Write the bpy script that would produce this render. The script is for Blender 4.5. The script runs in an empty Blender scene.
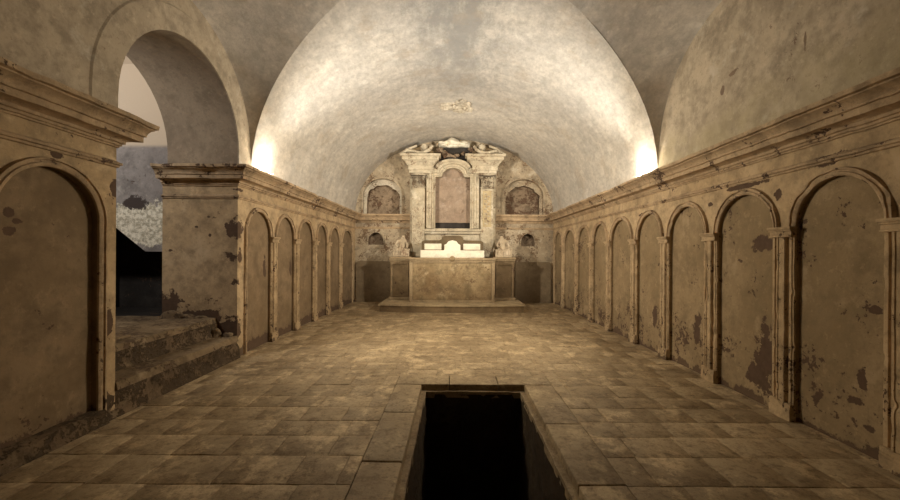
import bpy, bmesh, math, random
from mathutils import Vector, Matrix, noise
random.seed(7)
PI = math.pi
D = bpy.data
SC = bpy.context.scene
COL = SC.collection

# ------------------------------------------------------------------ camera
EYE = 1.59
cam_d = D.cameras.new('camera')
cam = D.objects.new('camera', cam_d)
COL.objects.link(cam)
cam_d.sensor_width = 36.0
cam_d.lens = 16.0
cam_d.shift_x = -4 / 900
cam_d.shift_y = 4 / 900
cam_d.clip_start = 0.05
cam.matrix_world = Matrix.Translation((0, 0, EYE)) @ Matrix.Rotation(PI / 2, 4, 'X') @ Matrix.Rotation(math.radians(0.35), 4, 'Z')
SC.camera = cam

# ------------------------------------------------------------------ world, exposure
w = D.worlds.new('world')
SC.world = w
w.use_nodes = True
w.node_tree.nodes['Background'].inputs[0].default_value = (0.9, 0.8, 0.65, 1)
w.node_tree.nodes['Background'].inputs[1].default_value = 0.0
SC.view_settings.view_transform = 'Standard'
SC.view_settings.look = 'None'
SC.view_settings.gamma = 1
SC.view_settings.use_curve_mapping = False
SC.view_settings.exposure = 1.0
try:
    SC.cycles.max_bounces = 14
    SC.cycles.diffuse_bounces = 10
    SC.cycles.sample_clamp_indirect = 6
    SC.cycles.use_denoising = True
except Exception:
    pass

HW = 3.28            # half width of the crypt
YB = 13.25           # back wall
ZC = 2.89            # top of cornice
VB = 2.48            # rise of the main vault
YC, RC = 4.6, 1.85   # centre and half length of the cross-vaulted bay

def light(name, kind, loc, target, energy, color, **kw):
    l = D.lights.new(name, kind)
    l.energy = energy
    l.color = color
    for k, v in kw.items():
        setattr(l, k, v)
    o = D.objects.new(name, l)
    COL.objects.link(o)
    o.location = loc
    d = Vector(target) - Vector(loc)
    o.rotation_euler = d.to_track_quat('-Z', 'Y').to_euler()
    return o

UP_E = 270
LAMP = []
for s in (-1, 1):
    light('uplight_beam', 'SPOT', (s * 3.09, 6.80, 3.02), (-s * 1.6, 8.3, 5.0), UP_E, (1.0, 0.955, 0.87), spot_size=math.radians(132), spot_blend=1.0, shadow_soft_size=0.05)
    light('uplight_spill', 'POINT', (s * 3.09, 6.80, 3.04), (0, 7, 0), 14, (1.0, 0.92, 0.78), shadow_soft_size=0.05)
    light('floor_fill', 'SPOT', (s * 3.06, 6.90, 3.07), (-s * 1.7, 7.0, 0.5), 320, (1.0, 0.86, 0.64), spot_size=math.radians(122), spot_blend=1.0, shadow_soft_size=0.3)  # added fill from each cornice, brightens the floor and lower walls
    light('altar_beam', 'SPOT', (s * 3.02, 7.02, 3.04), (0.0, 12.7, 3.3), 540, (1.0, 0.90, 0.74), spot_size=math.radians(84), spot_blend=1.0, shadow_soft_size=0.25)
light('passage_beam', 'SPOT', (-5.9, 3.6, 4.1), (-5.0, 6.3, 3.0), 120, (1.0, 0.95, 0.90), spot_size=math.radians(120), spot_blend=0.8, shadow_soft_size=0.12)

# ------------------------------------------------------------------ node helpers
class NT:
    def __init__(s, name):
        s.m = D.materials.new(name)
        s.m.use_nodes = True
        s.t = s.m.node_tree
        s.b = s.t.nodes['Principled BSDF']
        s.pos = s.t.nodes.new('ShaderNodeNewGeometry').outputs['Position']
    def n(s, typ, **kw):
        nd = s.t.nodes.new(typ)
        for k, v in kw.items():
            if k.startswith('i_'):
                key = k[2:]
                key = int(key) if key.isdigit() else key
                s.put(nd.inputs[key], v)
            else:
                setattr(nd, k, v)
        return nd
    def put(s, sock, v):
        if isinstance(v, bpy.types.NodeSocket):
            s.t.links.new(v, sock)
        else:
            if sock.type == 'RGBA' and len(v) == 3:
                v = (*v, 1)
            sock.default_value = v
    def math(s, op, a, b=0.0, c=None, clamp=False):
        nd = s.n('ShaderNodeMath', operation=op, use_clamp=clamp)
        s.put(nd.inputs[0], a)
        s.put(nd.inputs[1], b)
        if c is not None:
            s.put(nd.inputs[2], c)
        return nd.outputs[0]
    def mix(s, f, a, b, mode='MIX'):
        nd = s.n('ShaderNodeMix', data_type='RGBA', blend_type=mode)
        s.put(nd.inputs[0], f)
        s.put(nd.inputs[6], a)
        s.put(nd.inputs[7], b)
        return nd.outputs[2]
    def noise(s, scale, detail=5, rough=0.6, vec=None, dist=0.0, sv=None, off=(0, 0, 0)):
        v = vec or s.pos
        if sv or off != (0, 0, 0):
            mp = s.n('ShaderNodeMapping')
            s.put(mp.inputs[0], v)
            mp.inputs['Scale'].default_value = sv or (1, 1, 1)
            mp.inputs['Location'].default_value = off
            v = mp.outputs[0]
        nd = s.n('ShaderNodeTexNoise')
        s.put(nd.inputs['Vector'], v)
        nd.inputs['Scale'].default_value = scale
        nd.inputs['Detail'].default_value = detail
        nd.inputs['Roughness'].default_value = rough
        nd.inputs['Distortion'].default_value = dist
        return nd.outputs['Fac']
    def ss(s, v, lo, hi):
        nd = s.n('ShaderNodeMapRange', interpolation_type='SMOOTHSTEP')
        s.put(nd.inputs[0], v)
        nd.inputs[1].default_value = lo
        nd.inputs[2].default_value = hi
        return nd.outputs[0]
    def patch(s, c, r, wob, amp=0.9):
        """1 inside a ragged ellipsoid round c"""
        a = s.n('ShaderNodeVectorMath', operation='SUBTRACT')
        s.put(a.inputs[0], s.pos)
        a.inputs[1].default_value = c
        d = s.n('ShaderNodeVectorMath', operation='DIVIDE')
        s.put(d.inputs[0], a.outputs[0])
        d.inputs[1].default_value = r
        l = s.n('ShaderNodeVectorMath', operation='LENGTH')
        s.put(l.inputs[0], d.outputs[0])
        v = s.math('MULTIPLY_ADD', s.math('SUBTRACT', wob, 0.5), amp * 4, l.outputs['Value'])
        return s.ss(v, 1.08, 0.92)

def plaster(name, ca, cb, chip=(0.07, 0.045, 0.03), chip_thr=0.68, low=0.0, low_z=1.0, patches=(), bump=0.35,
            mott=0.55, foot_z=0.10, stain=None, pale=None, rough=0.95, chip_scale=4.5, extra=None, fine=30):
    q = NT(name)
    big = q.noise(0.9, 6, 0.62, dist=0.4)
    col = q.mix(q.ss(big, 0.36, 0.64), ca, cb)
    m2 = q.noise(4.2, 8, 0.68, off=(3, 1, 7))
    dark = tuple(x * (1 - mott) for x in ca)
    col = q.mix(q.math('MULTIPLY', q.ss(m2, 0.42, 0.68), 0.75), col, dark)
    sp = q.noise(17, 9, 0.78, off=(6, 6, 2))
    col = q.mix(q.math('MULTIPLY', q.ss(sp, 0.50, 0.66), 0.55), col, dark)
    sp2 = q.noise(11, 7, 0.75, off=(2, 9, 2))
    col = q.mix(q.math('MULTIPLY', q.ss(sp2, 0.54, 0.66), 0.35), col, tuple(min(1, x * 1.35) for x in ca))
    if pale:
        m3 = q.noise(2.1, 7, 0.66, off=(9, 4, 2))
        col = q.mix(q.math('MULTIPLY', q.ss(m3, 0.56, 0.70), 0.8), col, pale)
    sepz = q.n('ShaderNodeSeparateXYZ')
    q.put(sepz.inputs[0], q.pos)
    z = sepz.outputs[2]
    if stain:
        m4 = q.noise(1.6, 5, 0.6, off=(2, 8, 5), dist=0.8)
        col = q.mix(q.math('MULTIPLY', q.ss(m4, 0.54, 0.68), 0.65), col, stain)
    cn = q.noise(chip_scale, 8, 0.66, off=(5, 2, 3), dist=0.25)
    fn = q.noise(chip_scale * 4.5, 6, 0.7, off=(8, 2, 6))
    cn = q.math('MAXIMUM', cn, q.math('MULTIPLY_ADD', fn, 0.62, q.math('MULTIPLY_ADD', q.noise(chip_scale * 0.55, 4, 0.6, off=(1, 12, 6)), 0.62, -0.055)))
    v = cn
    if low:
        lw = q.n('ShaderNodeMapRange', interpolation_type='SMOOTHSTEP')
        q.put(lw.inputs[0], z)
        lw.inputs[1].default_value = low_z
        lw.inputs[2].default_value = low_z * 0.3
        v = q.math('MULTIPLY_ADD', lw.outputs[0], low, cn)
    chips = q.ss(v, chip_thr, chip_thr + 0.02)
    wob = q.noise(6.0, 7, 0.7, off=(1, 1, 4))
    for c, r in patches:
        chips = q.math('MAXIMUM', chips, q.patch(c, r, wob))
    if foot_z:
        gz = q.math('MULTIPLY_ADD', q.math('SUBTRACT', q.noise(3.0, 6, 0.7), 0.5), 0.55, z)  # ragged darker band along the foot of the surface
        chips = q.math('MAXIMUM', chips, q.math('MULTIPLY', q.ss(gz, foot_z, foot_z - 0.03), 0.9))
    chc = q.mix(q.noise(14, 4, 0.6), chip, tuple(x * 2.1 for x in chip))
    col = q.mix(chips, col, chc)
    if extra:
        col = extra(q, col, z)
    q.put(q.b.inputs['Base Color'], col)
    q.b.inputs['Roughness'].default_value = rough
    q.b.inputs['Specular IOR Level'].default_value = 0.15
    f = q.noise(fine, 6, 0.7)
    h = q.math('MULTIPLY_ADD', f, 0.25, q.math('MULTIPLY', m2, 0.8))
    h = q.math('MULTIPLY_ADD', chips, -0.6, h)
    bp = q.n('ShaderNodeBump')
    bp.inputs['Strength'].default_value = bump
    bp.inputs['Distance'].default_value = 0.03
    q.put(bp.inputs['Height'], h)
    q.put(q.b.inputs['Normal'], bp.outputs[0])
    return q.m

M = {}
WA, WB = (0.54, 0.40, 0.24), (0.45, 0.325, 0.185)
# bare spots seen in the plaster: (centre), (radii)
L_P = [((-3.28, 6.10, 1.95), (.2, .10, .14)), ((-3.28, 6.12, 1.55), (.2, .08, .10)), ((-3.28, 6.08, 1.15), (.1, .05, .07)),
       ((-3.28, 6.10, 2.55), (.1, .09, .03)), ((-3.28, 3.80, 0.95), (.1, .04, .16)), ((-3.28, 3.86, 2.2), (.1, .04, .09)),
       ((-3.28, 3.3, 2.39), (.1, .05, .03)), ((-3.9, 6.06, 1.98), (.03, .1, .02)), ((-3.7, 6.06, 1.85), (.02, .1, .02)),
       ((-4.3, 6.06, 1.62), (.03, .1, .02)), ((-4.42, 6.06, 0.75), (.32, .2, .22)), ((-3.95, 6.06, 0.6), (.5, .2, .12)), ((-3.45, 6.06, 0.42), (.3, .2, .14))]
M['wall_l'] = plaster('wall_plaster_left', WA, WB, patches=L_P, chip_thr=0.72, pale=(0.60, 0.46, 0.29))
R_P = [((3.28, 3.55, 2.44), (.1, .22, .045)), ((3.28, 4.45, 2.38), (.1, .3, .03)), ((3.28, 4.05, 2.22), (.1, .06, .05)),
       ((3.28, 5.12, 2.25), (.1, .05, .03)), ((3.28, 6.9, 2.3), (.1, .2, .03))]
M['wall_r'] = plaster('wall_plaster_right', WA, WB, patches=R_P, chip_thr=0.70, pale=(0.58, 0.44, 0.28), low=0.03)
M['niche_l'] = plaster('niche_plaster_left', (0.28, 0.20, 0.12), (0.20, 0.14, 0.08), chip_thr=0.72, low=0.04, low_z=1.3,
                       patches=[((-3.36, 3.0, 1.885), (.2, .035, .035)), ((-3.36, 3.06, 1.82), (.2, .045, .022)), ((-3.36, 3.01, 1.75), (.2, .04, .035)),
                                ((-3.36, 7.0, 1.35), (.2, .05, .16)), ((-3.36, 8.1, 1.3), (.2, .05, .14))], mott=0.45, foot_z=0.16)
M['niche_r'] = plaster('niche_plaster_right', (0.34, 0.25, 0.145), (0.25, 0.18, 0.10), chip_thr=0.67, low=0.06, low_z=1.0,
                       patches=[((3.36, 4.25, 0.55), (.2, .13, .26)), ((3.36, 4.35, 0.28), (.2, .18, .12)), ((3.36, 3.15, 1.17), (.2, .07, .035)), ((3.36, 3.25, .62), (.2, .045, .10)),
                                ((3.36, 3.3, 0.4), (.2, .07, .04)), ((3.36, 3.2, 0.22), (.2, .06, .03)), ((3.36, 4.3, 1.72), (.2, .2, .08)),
                                ((3.36, 5.45, .55), (.2, .1, .2)), ((3.36, 6.6, .6), (.2, .08, .16))], mott=0.4, foot_z=0.07, pale=(0.41, 0.305, 0.185))
M['trim'] = plaster('moulding_plaster', (0.52, 0.385, 0.24), (0.42, 0.30, 0.18), chip_thr=0.66, bump=0.6, foot_z=0, mott=0.6, chip_scale=3.2)
M['pil'] = plaster('pilaster_plaster', (0.54, 0.40, 0.24), (0.43, 0.31, 0.18), chip_thr=0.67, bump=0.6, foot_z=0.02, mott=0.6, chip_scale=6, low=0.04)

def vault_extra(q, col, z):
    sp = q.n('ShaderNodeSeparateXYZ')
    q.put(sp.inputs[0], q.pos)
    x = sp.outputs[0]
    ax = q.math('ABSOLUTE', q.math('SUBTRACT', x, 0.05))
    nn = q.noise(2.6, 8, 0.75, sv=(1, .45, 1))
    v = q.math('MULTIPLY_ADD', q.math('SUBTRACT', nn, 0.5), 4.5, ax)
    k = q.math('MULTIPLY', q.math('MULTIPLY', q.ss(v, 1.1, -0.1), q.ss(sp.outputs[1], 10.5, 7.0)), 0.75)
    col = q.mix(k, col, (0.23, 0.23, 0.215))
    # brown damp on the near webs
    n3 = q.noise(1.3, 6, 0.65, off=(7, 7, 1))
    col = q.mix(q.math('MULTIPLY', q.ss(n3, 0.52, 0.66), 0.5), col, (0.42, 0.34, 0.25))
    md = q.noise(3.4, 9, 0.72, off=(4, 3, 8))
    col = q.mix(q.math('MULTIPLY', q.ss(md, 0.45, 0.62), 0.42), col, (0.36, 0.335, 0.30))
    streak = q.noise(13, 8, 0.78, sv=(1, .45, 1), off=(4, 0, 0))
    return q.mix(q.math('MULTIPLY', q.ss(streak, 0.40, 0.66), 0.45), col, (0.30, 0.275, 0.235))
M['vault'] = plaster('vault_plaster', (0.64, 0.585, 0.50), (0.54, 0.50, 0.44), chip=(0.16, 0.13, 0.09), chip_thr=0.78, mott=0.28,
                     foot_z=0, pale=(0.70, 0.66, 0.58), extra=vault_extra, bump=0.4)

def lun_extra(q, col, z):
    sp = q.n('ShaderNodeSeparateXYZ')
    q.put(sp.inputs[0], q.pos)
    nn = q.noise(2.0, 6, 0.7, off=(0, 3, 9))
    g = q.math('MULTIPLY_ADD', q.math('SUBTRACT', nn, 0.5), 1.6, z)
    rt = q.ss(sp.outputs[0], 0, 1)
    col = q.mix(q.math('MULTIPLY', q.math('MULTIPLY', q.ss(g, 3.6, 2.9), 0.5), rt), col, (0.42, 0.35, 0.20))
    return col
M['lunette'] = plaster('lunette_plaster', (0.52, 0.43, 0.31), (0.42, 0.345, 0.245), chip=(0.14, 0.10, 0.07), chip_thr=0.71, chip_scale=6,
                       foot_z=0, pale=(0.58, 0.51, 0.40), stain=(0.34, 0.28, 0.20), extra=lun_extra,
                       patches=[((3.28, 4.75, 3.75), (.1, .10, .05)), ((3.28, 4.9, 3.62), (.1, .03, .05)), ((3.28, 3.75, 3.6), (.1, .015, .1))])
M['back'] = plaster('back_wall_plaster', (0.50, 0.41, 0.29), (0.38, 0.30, 0.20), chip=(0.12, 0.08, 0.05), chip_thr=0.625, pale=(0.58, 0.51, 0.39), foot_z=0, mott=0.6)
M['hollow'] = plaster('hollow_rubble', (0.33, 0.245, 0.165), (0.26, 0.19, 0.125), chip=(0.09, 0.055, 0.035), chip_thr=0.60, foot_z=0, bump=0.9, mott=0.6)
M['retable'] = plaster('retable_stucco', (0.54, 0.465, 0.34), (0.44, 0.365, 0.25), chip=(0.14, 0.10, 0.065), chip_thr=0.64, foot_z=0, pale=(0.64, 0.57, 0.44), mott=0.5, chip_scale=6)
M['ochre'] = plaster('ochre_marbling', (0.50, 0.40, 0.24), (0.42, 0.32, 0.18), chip=(0.24, 0.16, 0.09), chip_thr=0.66, foot_z=0, pale=(0.66, 0.55, 0.36), mott=0.4)
M['rosy'] = plaster('rosy_bare_plaster', (0.34, 0.255, 0.185), (0.29, 0.21, 0.15), chip=(0.10, 0.06, 0.04), chip_thr=0.70, foot_z=0, pale=(0.42, 0.34, 0.27), mott=0.4, bump=0.6)
M['altar'] = plaster('altar_marbled_plaster', (0.35, 0.26, 0.145), (0.23, 0.155, 0.08), chip=(0.12, 0.08, 0.045), chip_thr=0.63, foot_z=0, pale=(0.47, 0.37, 0.225), mott=0.6, stain=(0.17, 0.11, 0.055), bump=0.5)
M['altar_trim'] = plaster('altar_edge_plaster', (0.36, 0.27, 0.16), (0.28, 0.205, 0.12), chip_thr=0.70, foot_z=0, mott=0.5)
M['white'] = plaster('white_stucco', (0.78, 0.72, 0.58), (0.72, 0.65, 0.50), chip=(0.35, 0.27, 0.18), chip_thr=0.74, foot_z=0, mott=0.3)
M['brown'] = plaster('brown_wood_shelf', (0.15, 0.11, 0.065), (0.11, 0.08, 0.045), chip_thr=0.8, foot_z=0, mott=0.4)
M['slab'] = plaster('dark_board', (0.25, 0.19, 0.12), (0.19, 0.14, 0.085), chip=(0.05, 0.035, 0.02), chip_thr=0.72, foot_z=0, mott=0.4, stain=(0.12, 0.085, 0.05))
M['step'] = plaster('step_stone', (0.26, 0.19, 0.115), (0.19, 0.135, 0.08), chip=(0.08, 0.055, 0.035), chip_thr=0.62, foot_z=0, mott=0.6, bump=0.9, pale=(0.36, 0.28, 0.18))
M['riser'] = plaster('broken_riser_stone', (0.20, 0.14, 0.085), (0.13, 0.09, 0.055), chip=(0.05, 0.035, 0.022), chip_thr=0.56, foot_z=0, mott=0.7, bump=1.0, pale=(0.30, 0.23, 0.14), chip_scale=7)
M['altar_step'] = plaster('altar_step_stone', (0.46, 0.36, 0.22), (0.38, 0.29, 0.175), chip_thr=0.68, foot_z=0, mott=0.5, bump=0.5)
M['pit'] = plaster('pit_rock', (0.07, 0.05, 0.03), (0.04, 0.03, 0.018), chip=(0.03, 0.02, 0.012), chip_thr=0.55, foot_z=0, mott=0.7, bump=1.0, pale=(0.13, 0.095, 0.055))
M['fig'] = plaster('worn_stucco_figure', (0.50, 0.41, 0.29), (0.42, 0.33, 0.22), chip=(0.16, 0.11, 0.075), chip_thr=0.66, foot_z=0, pale=(0.58, 0.48, 0.36))
M['capital'] = plaster('carved_capital_stucco', (0.48, 0.41, 0.30), (0.38, 0.31, 0.215), chip=(0.10, 0.07, 0.045), chip_thr=0.58, foot_z=0, pale=(0.55, 0.48, 0.36), mott=0.6, bump=0.9, chip_scale=8)
M['pedestal'] = plaster('pedestal_brown_plaster', (0.27, 0.195, 0.11), (0.20, 0.14, 0.08), chip_thr=0.68, foot_z=0, mott=0.5)
M['lining'] = plaster('pale_lining_plaster', (0.58, 0.51, 0.40), (0.50, 0.43, 0.32), chip_thr=0.66, foot_z=0, mott=0.45)
M['void'] = plaster('hole_dark', (0.06, 0.052, 0.045), (0.035, 0.03, 0.026), chip_thr=0.7, foot_z=0)  # near-black colour stands in for the darkness inside holes

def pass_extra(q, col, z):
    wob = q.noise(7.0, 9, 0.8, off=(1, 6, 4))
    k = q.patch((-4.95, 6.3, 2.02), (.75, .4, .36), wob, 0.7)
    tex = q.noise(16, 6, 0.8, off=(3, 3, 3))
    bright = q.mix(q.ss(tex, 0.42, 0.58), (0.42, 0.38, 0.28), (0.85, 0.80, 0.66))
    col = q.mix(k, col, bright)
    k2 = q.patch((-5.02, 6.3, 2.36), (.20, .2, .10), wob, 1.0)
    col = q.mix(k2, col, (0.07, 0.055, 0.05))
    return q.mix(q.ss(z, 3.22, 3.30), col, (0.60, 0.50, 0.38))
M['passage'] = plaster('passage_plaster', (0.34, 0.31, 0.29), (0.27, 0.245, 0.23), chip=(0.08, 0.06, 0.05), chip_thr=0.76, foot_z=0, pale=(0.46, 0.43, 0.39), extra=pass_extra, bump=0.5)
M['soffit'] = plaster('arch_soffit_plaster', (0.34, 0.27, 0.19), (0.27, 0.21, 0.15), chip_thr=0.78, foot_z=0, mott=0.4)

def floor_mat(name, ca, cb, cc):
    q = NT(name)
    at = q.n('ShaderNodeAttribute', attribute_name='tone').outputs['Fac']
    col = q.mix(at, ca, cb)
    n1 = q.noise(1.1, 7, 0.7, dist=0.5)
    col = q.mix(q.math('MULTIPLY', q.ss(n1, 0.44, 0.60), 0.75), col, cc)
    n2 = q.noise(8, 9, 0.8)
    col = q.mix(q.math('MULTIPLY', q.ss(n2, 0.47, 0.64), 0.75), col, (0.15, 0.098, 0.05))
    n3 = q.noise(3.3, 9, 0.75, off=(4, 4, 4), sv=(1, .8, 1))
    col = q.mix(q.math('MULTIPLY', q.ss(n3, 0.52, 0.62), 0.6), col, tuple(min(1, c * 1.5) for c in cb))
    n5 = q.noise(26, 8, 0.75)
    col = q.mix(q.math('MULTIPLY', q.ss(n5, 0.50, 0.66), 0.6), col, (0.11, 0.072, 0.035))
    q.put(q.b.inputs['Base Color'], col)
    q.put(q.b.inputs['Roughness'], q.math('MULTIPLY_ADD', n2, 0.5, 0.35))
    q.b.inputs['Specular IOR Level'].default_value = 0.35
    h = q.math('MULTIPLY_ADD', q.noise(40, 5, 0.7), 0.2, q.math('MULTIPLY', n2, 0.7))
    h = q.math('MULTIPLY_ADD', n3, 0.9, h)
    bp = q.n('ShaderNodeBump')
    bp.inputs['Strength'].default_value = 0.55
    bp.inputs['Distance'].default_value = 0.02
    q.put(bp.inputs['Height'], h)
    q.put(q.b.inputs['Normal'], bp.outputs[0])
    return q.m
M['floor'] = floor_mat('worn_stone_paving', (0.34, 0.255, 0.15), (0.47, 0.36, 0.22), (0.24, 0.175, 0.10))
M['border'] = floor_mat('pit_border_stone', (0.31, 0.23, 0.135), (0.37, 0.285, 0.17), (0.22, 0.16, 0.09))

def simple(name, c, rough=0.5, metal=0.0, emit=None, es=0):
    m = D.materials.new(name)
    m.use_nodes = True
    t = m.node_tree
    b = t.nodes['Principled BSDF']
    nz = t.nodes.new('ShaderNodeTexNoise')
    nz.inputs['Scale'].default_value = 60
    mx = t.nodes.new('ShaderNodeMix')
    mx.data_type = 'RGBA'
    mx.inputs[6].default_value = (*c, 1)
    mx.inputs[7].default_value = (*[x * 0.7 for x in c], 1)
    t.links.new(nz.outputs['Fac'], mx.inputs[0])
    t.links.new(mx.outputs[2], b.inputs['Base Color'])
    b.inputs['Roughness'].default_value = rough
    b.inputs['Metallic'].default_value = metal
    if emit:
        b.inputs['Emission Color'].default_value = (*emit, 1)
        b.inputs['Emission Strength'].default_value = es
    return m
M['metal'] = simple('painted_metal', (0.5, 0.48, 0.44), 0.5, 0.4)
M['glow'] = simple('lit_lens', (0.9, 0.85, 0.7), 0.3, 0, (1, 0.88, 0.68), 25)

# ------------------------------------------------------------------ mesh helpers
def fbm(p, s):
    return noise.fractal(Vector(p) * s, 1.0, 2.0, 4)

def jit(bm, amp, s=6.0, verts=None):
    for v in (verts or bm.verts):
        p = v.co * s
        v.co += Vector((noise.noise(p), noise.noise(p + Vector((31, 7, 3))), noise.noise(p + Vector((5, 17, 43))))) * amp

def finish(bm, name, mat, parent=None, ang=35, merge=True):
    if merge:
        bmesh.ops.remove_doubles(bm, verts=bm.verts, dist=1e-5)
    bmesh.ops.recalc_face_normals(bm, faces=bm.faces)
    for f in bm.faces:
        f.smooth = ang > 0
    lim = math.radians(ang)
    for e in bm.edges:
        if len(e.link_faces) == 2 and e.calc_face_angle(0) > lim:
            e.smooth = False
    me = D.meshes.new(name)
    if parent is not None:
        bmesh.ops.translate(bm, verts=bm.verts, vec=-WL(parent))
    bm.to_mesh(me)
    bm.free()
    me.materials.append(M[mat] if isinstance(mat, str) else mat)
    o = D.objects.new(name, me)
    COL.objects.link(o)
    if parent is not None:
        o.parent = parent
    return o

def WL(o):
    v = Vector((0, 0, 0))
    while o is not None:
        v += Vector(o.location)
        o = o.parent
    return v

def thing(name, label, cat, loc, group=None):
    o = D.objects.new(name, None)
    o.empty_display_size = 0.1
    COL.objects.link(o)
    o.location = loc
    o['label'] = label
    o['category'] = cat
    if group:
        o['group'] = group
    return o

def tag(o, label, cat, group=None):
    o['label'] = label
    o['category'] = cat
    if group:
        o['group'] = group
    return o

def struct(name, bm, mat, label=None, **k):
    o = finish(bm, name, mat, **k)
    o['kind'] = 'structure'
    if label:
        o['label'] = label
    return o

def box(bm, x0, x1, y0, y1, z0, z1, sub=0):
    vs = [bm.verts.new((x, y, z)) for x in (x0, x1) for y in (y0, y1) for z in (z0, z1)]
    fs = [bm.faces.new([vs[i] for i in q]) for q in ((0, 1, 3, 2), (4, 6, 7, 5), (0, 4, 5, 1), (2, 3, 7, 6), (0, 2, 6, 4), (1, 5, 7, 3))]
    if sub:
        es = list({e for f in fs for e in f.edges})
        bmesh.ops.subdivide_edges(bm, edges=es, cuts=sub, use_grid_fill=True)
    return vs

def chamfer_box(bm, x0, x1, y0, y1, z0, z1, b=0.01):
    t = bmesh.new()
    box(t, x0, x1, y0, y1, z0, z1)
    bmesh.ops.bevel(t, geom=list(t.edges), offset=b, segments=2, affect='EDGES', profile=0.5)
    me = D.meshes.new('t')
    t.to_mesh(me)
    t.free()
    bm.from_mesh(me)
    D.meshes.remove(me)

def grid_box(x0, x1, y0, y1, z0, z1, step=0.08):
    """box whose six faces are gridded about step apart"""
    bm = bmesh.new()
    def cuts(a, b):
        n = max(1, int(round(abs(b - a) / step)))
        return [a + (b - a) * i / n for i in range(n + 1)]
    X, Y, Z = cuts(x0, x1), cuts(y0, y1), cuts(z0, z1)
    def sheet(A, B, f):
        g = [[bm.verts.new(f(a, b)) for b in B] for a in A]
        for i in range(len(A) - 1):
            for j in range(len(B) - 1):
                bm.faces.new((g[i][j], g[i + 1][j], g[i + 1][j + 1], g[i][j + 1]))
    for z in (z0, z1):
        sheet(X, Y, lambda a, b, z=z: (a, b, z))
    for y in (y0, y1):
        sheet(X, Z, lambda a, b, y=y: (a, y, b))
    for x in (x0, x1):
        sheet(Y, Z, lambda a, b, x=x: (x, a, b))
    bmesh.ops.remove_doubles(bm, verts=bm.verts, dist=1e-5)
    return bm

def prism(bm, pts, f0, f1):
    """pts: 2-D outline; f0, f1 map a 2-D point to the two end faces"""
    a = [bm.verts.new(f0(*p)) for p in pts]
    b = [bm.verts.new(f1(*p)) for p in pts]
    n = len(pts)
    for i in range(n):
        bm.faces.new((a[i], a[(i + 1) % n], b[(i + 1) % n], b[i]))
    bm.faces.new(a[::-1])
    bm.faces.new(b)

def band(bm, A, B, closed=False):
    """skin between point lists"""
    va = [bm.verts.new(p) for p in A]
    vb = [bm.verts.new(p) for p in B]
    n = len(A)
    for i in range(n if closed else n - 1):
        j = (i + 1) % n
        bm.faces.new((va[i], va[j], vb[j], vb[i]))

def sweep(bm, prof, path, left=True, step=0.12, wear=0.008, cap=True):
    """prof: (out, z); path: plan polyline, projection goes to the left or the right of travel"""
    P = [Vector(p) for p in path]
    nor = []
    for i in range(len(P) - 1):
        d = (P[i + 1] - P[i]).normalized()
        nor.append(Vector((-d.y, d.x)) if left else Vector((d.y, -d.x)))
    mit = []
    for i in range(len(P)):
        if i == 0:
            mit.append(nor[0])
        elif i == len(P) - 1:
            mit.append(nor[-1])
        else:
            a, b = nor[i - 1], nor[i]
            mit.append((a + b) / (1 + a.dot(b)))
    rows = []
    for i in range(len(P) - 1):
        L = (P[i + 1] - P[i]).length
        n = max(1, int(L / step))
        for k in range(n + (1 if i == len(P) - 2 else 0)):
            t = k / n
            rows.append((P[i].lerp(P[i + 1], t), mit[i].lerp(mit[i + 1], t)))
    prev = None
    for c, m in rows:
        cur = []
        for o, z in prof:
            p = c + m * o
            p3 = Vector((p.x, p.y, z))
            if o > 0.001 and wear:
                nz = fbm(p3, 5.0)
                big = max(0, noise.noise(p3 * 2.3) - 0.28) * 0.12 * (o / 0.25)
                k = -(abs(nz) * wear * 0.6 + big)
                p3 += Vector((m.x, m.y, 0)) * k
                p3.z += noise.noise(p3 * 9) * wear * 0.5
            cur.append(bm.verts.new(p3))
        if prev:
            for j in range(len(cur) - 1):
                bm.faces.new((prev[j], prev[j + 1], cur[j + 1], cur[j]))
        elif cap:
            bm.faces.new(cur)
        prev = cur
    if cap:
        bm.faces.new(prev[::-1])

def lathe(bm, prof, c, seg=20, axis='Z'):
    rings = []
    for r, z in prof:
        rings.append([bm.verts.new(Vector(c) + (Vector((r * math.cos(2 * PI * i / seg), r * math.sin(2 * PI * i / seg), z)) if axis == 'Z'
                      else Vector((r * math.cos(2 * PI * i / seg), z, r * math.sin(2 * PI * i / seg))))) for i in range(seg)])
    for a, b in zip(rings, rings[1:]):
        for i in range(seg):
            bm.faces.new((a[i], a[(i + 1) % seg], b[(i + 1) % seg], b[i]))
    bm.faces.new(rings[0][::-1])
    bm.faces.new(rings[-1])

def tube(bm, pts, rad, seg=8):
    P = [Vector(p) for p in pts]
    rings = []
    for i, p in enumerate(P):
        d = (P[min(i + 1, len(P) - 1)] - P[max(i - 1, 0)]).normalized()
        u = d.cross(Vector((0.13, 1, 0.07))).normalized()
        v = d.cross(u)
        r = rad[i] if isinstance(rad, (list, tuple)) else rad
        rings.append([bm.verts.new(p + (u * math.cos(2 * PI * k / seg) + v * math.sin(2 * PI * k / seg)) * r) for k in range(seg)])
    for a, b in zip(rings, rings[1:]):
        for i in range(seg):
            bm.faces.new((a[i], a[(i + 1) % seg], b[(i + 1) % seg], b[i]))
    bm.faces.new(rings[0][::-1])
    bm.faces.new(rings[-1])

def blob(bm, c, r, amp=0.25, s=5, sub=2):
    t = bmesh.new()
    bmesh.ops.create_icosphere(t, subdivisions=sub, radius=1)
    for v in t.verts:
        k = 1 + amp * noise.noise(v.co * 1.3 + Vector(c) * s)
        v.co = Vector((v.co.x * r[0] * k, v.co.y * r[1] * k, v.co.z * r[2] * k)) + Vector(c)
    me = D.meshes.new('t')
    t.to_mesh(me)
    t.free()
    bm.from_mesh(me)
    D.meshes.remove(me)

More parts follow.
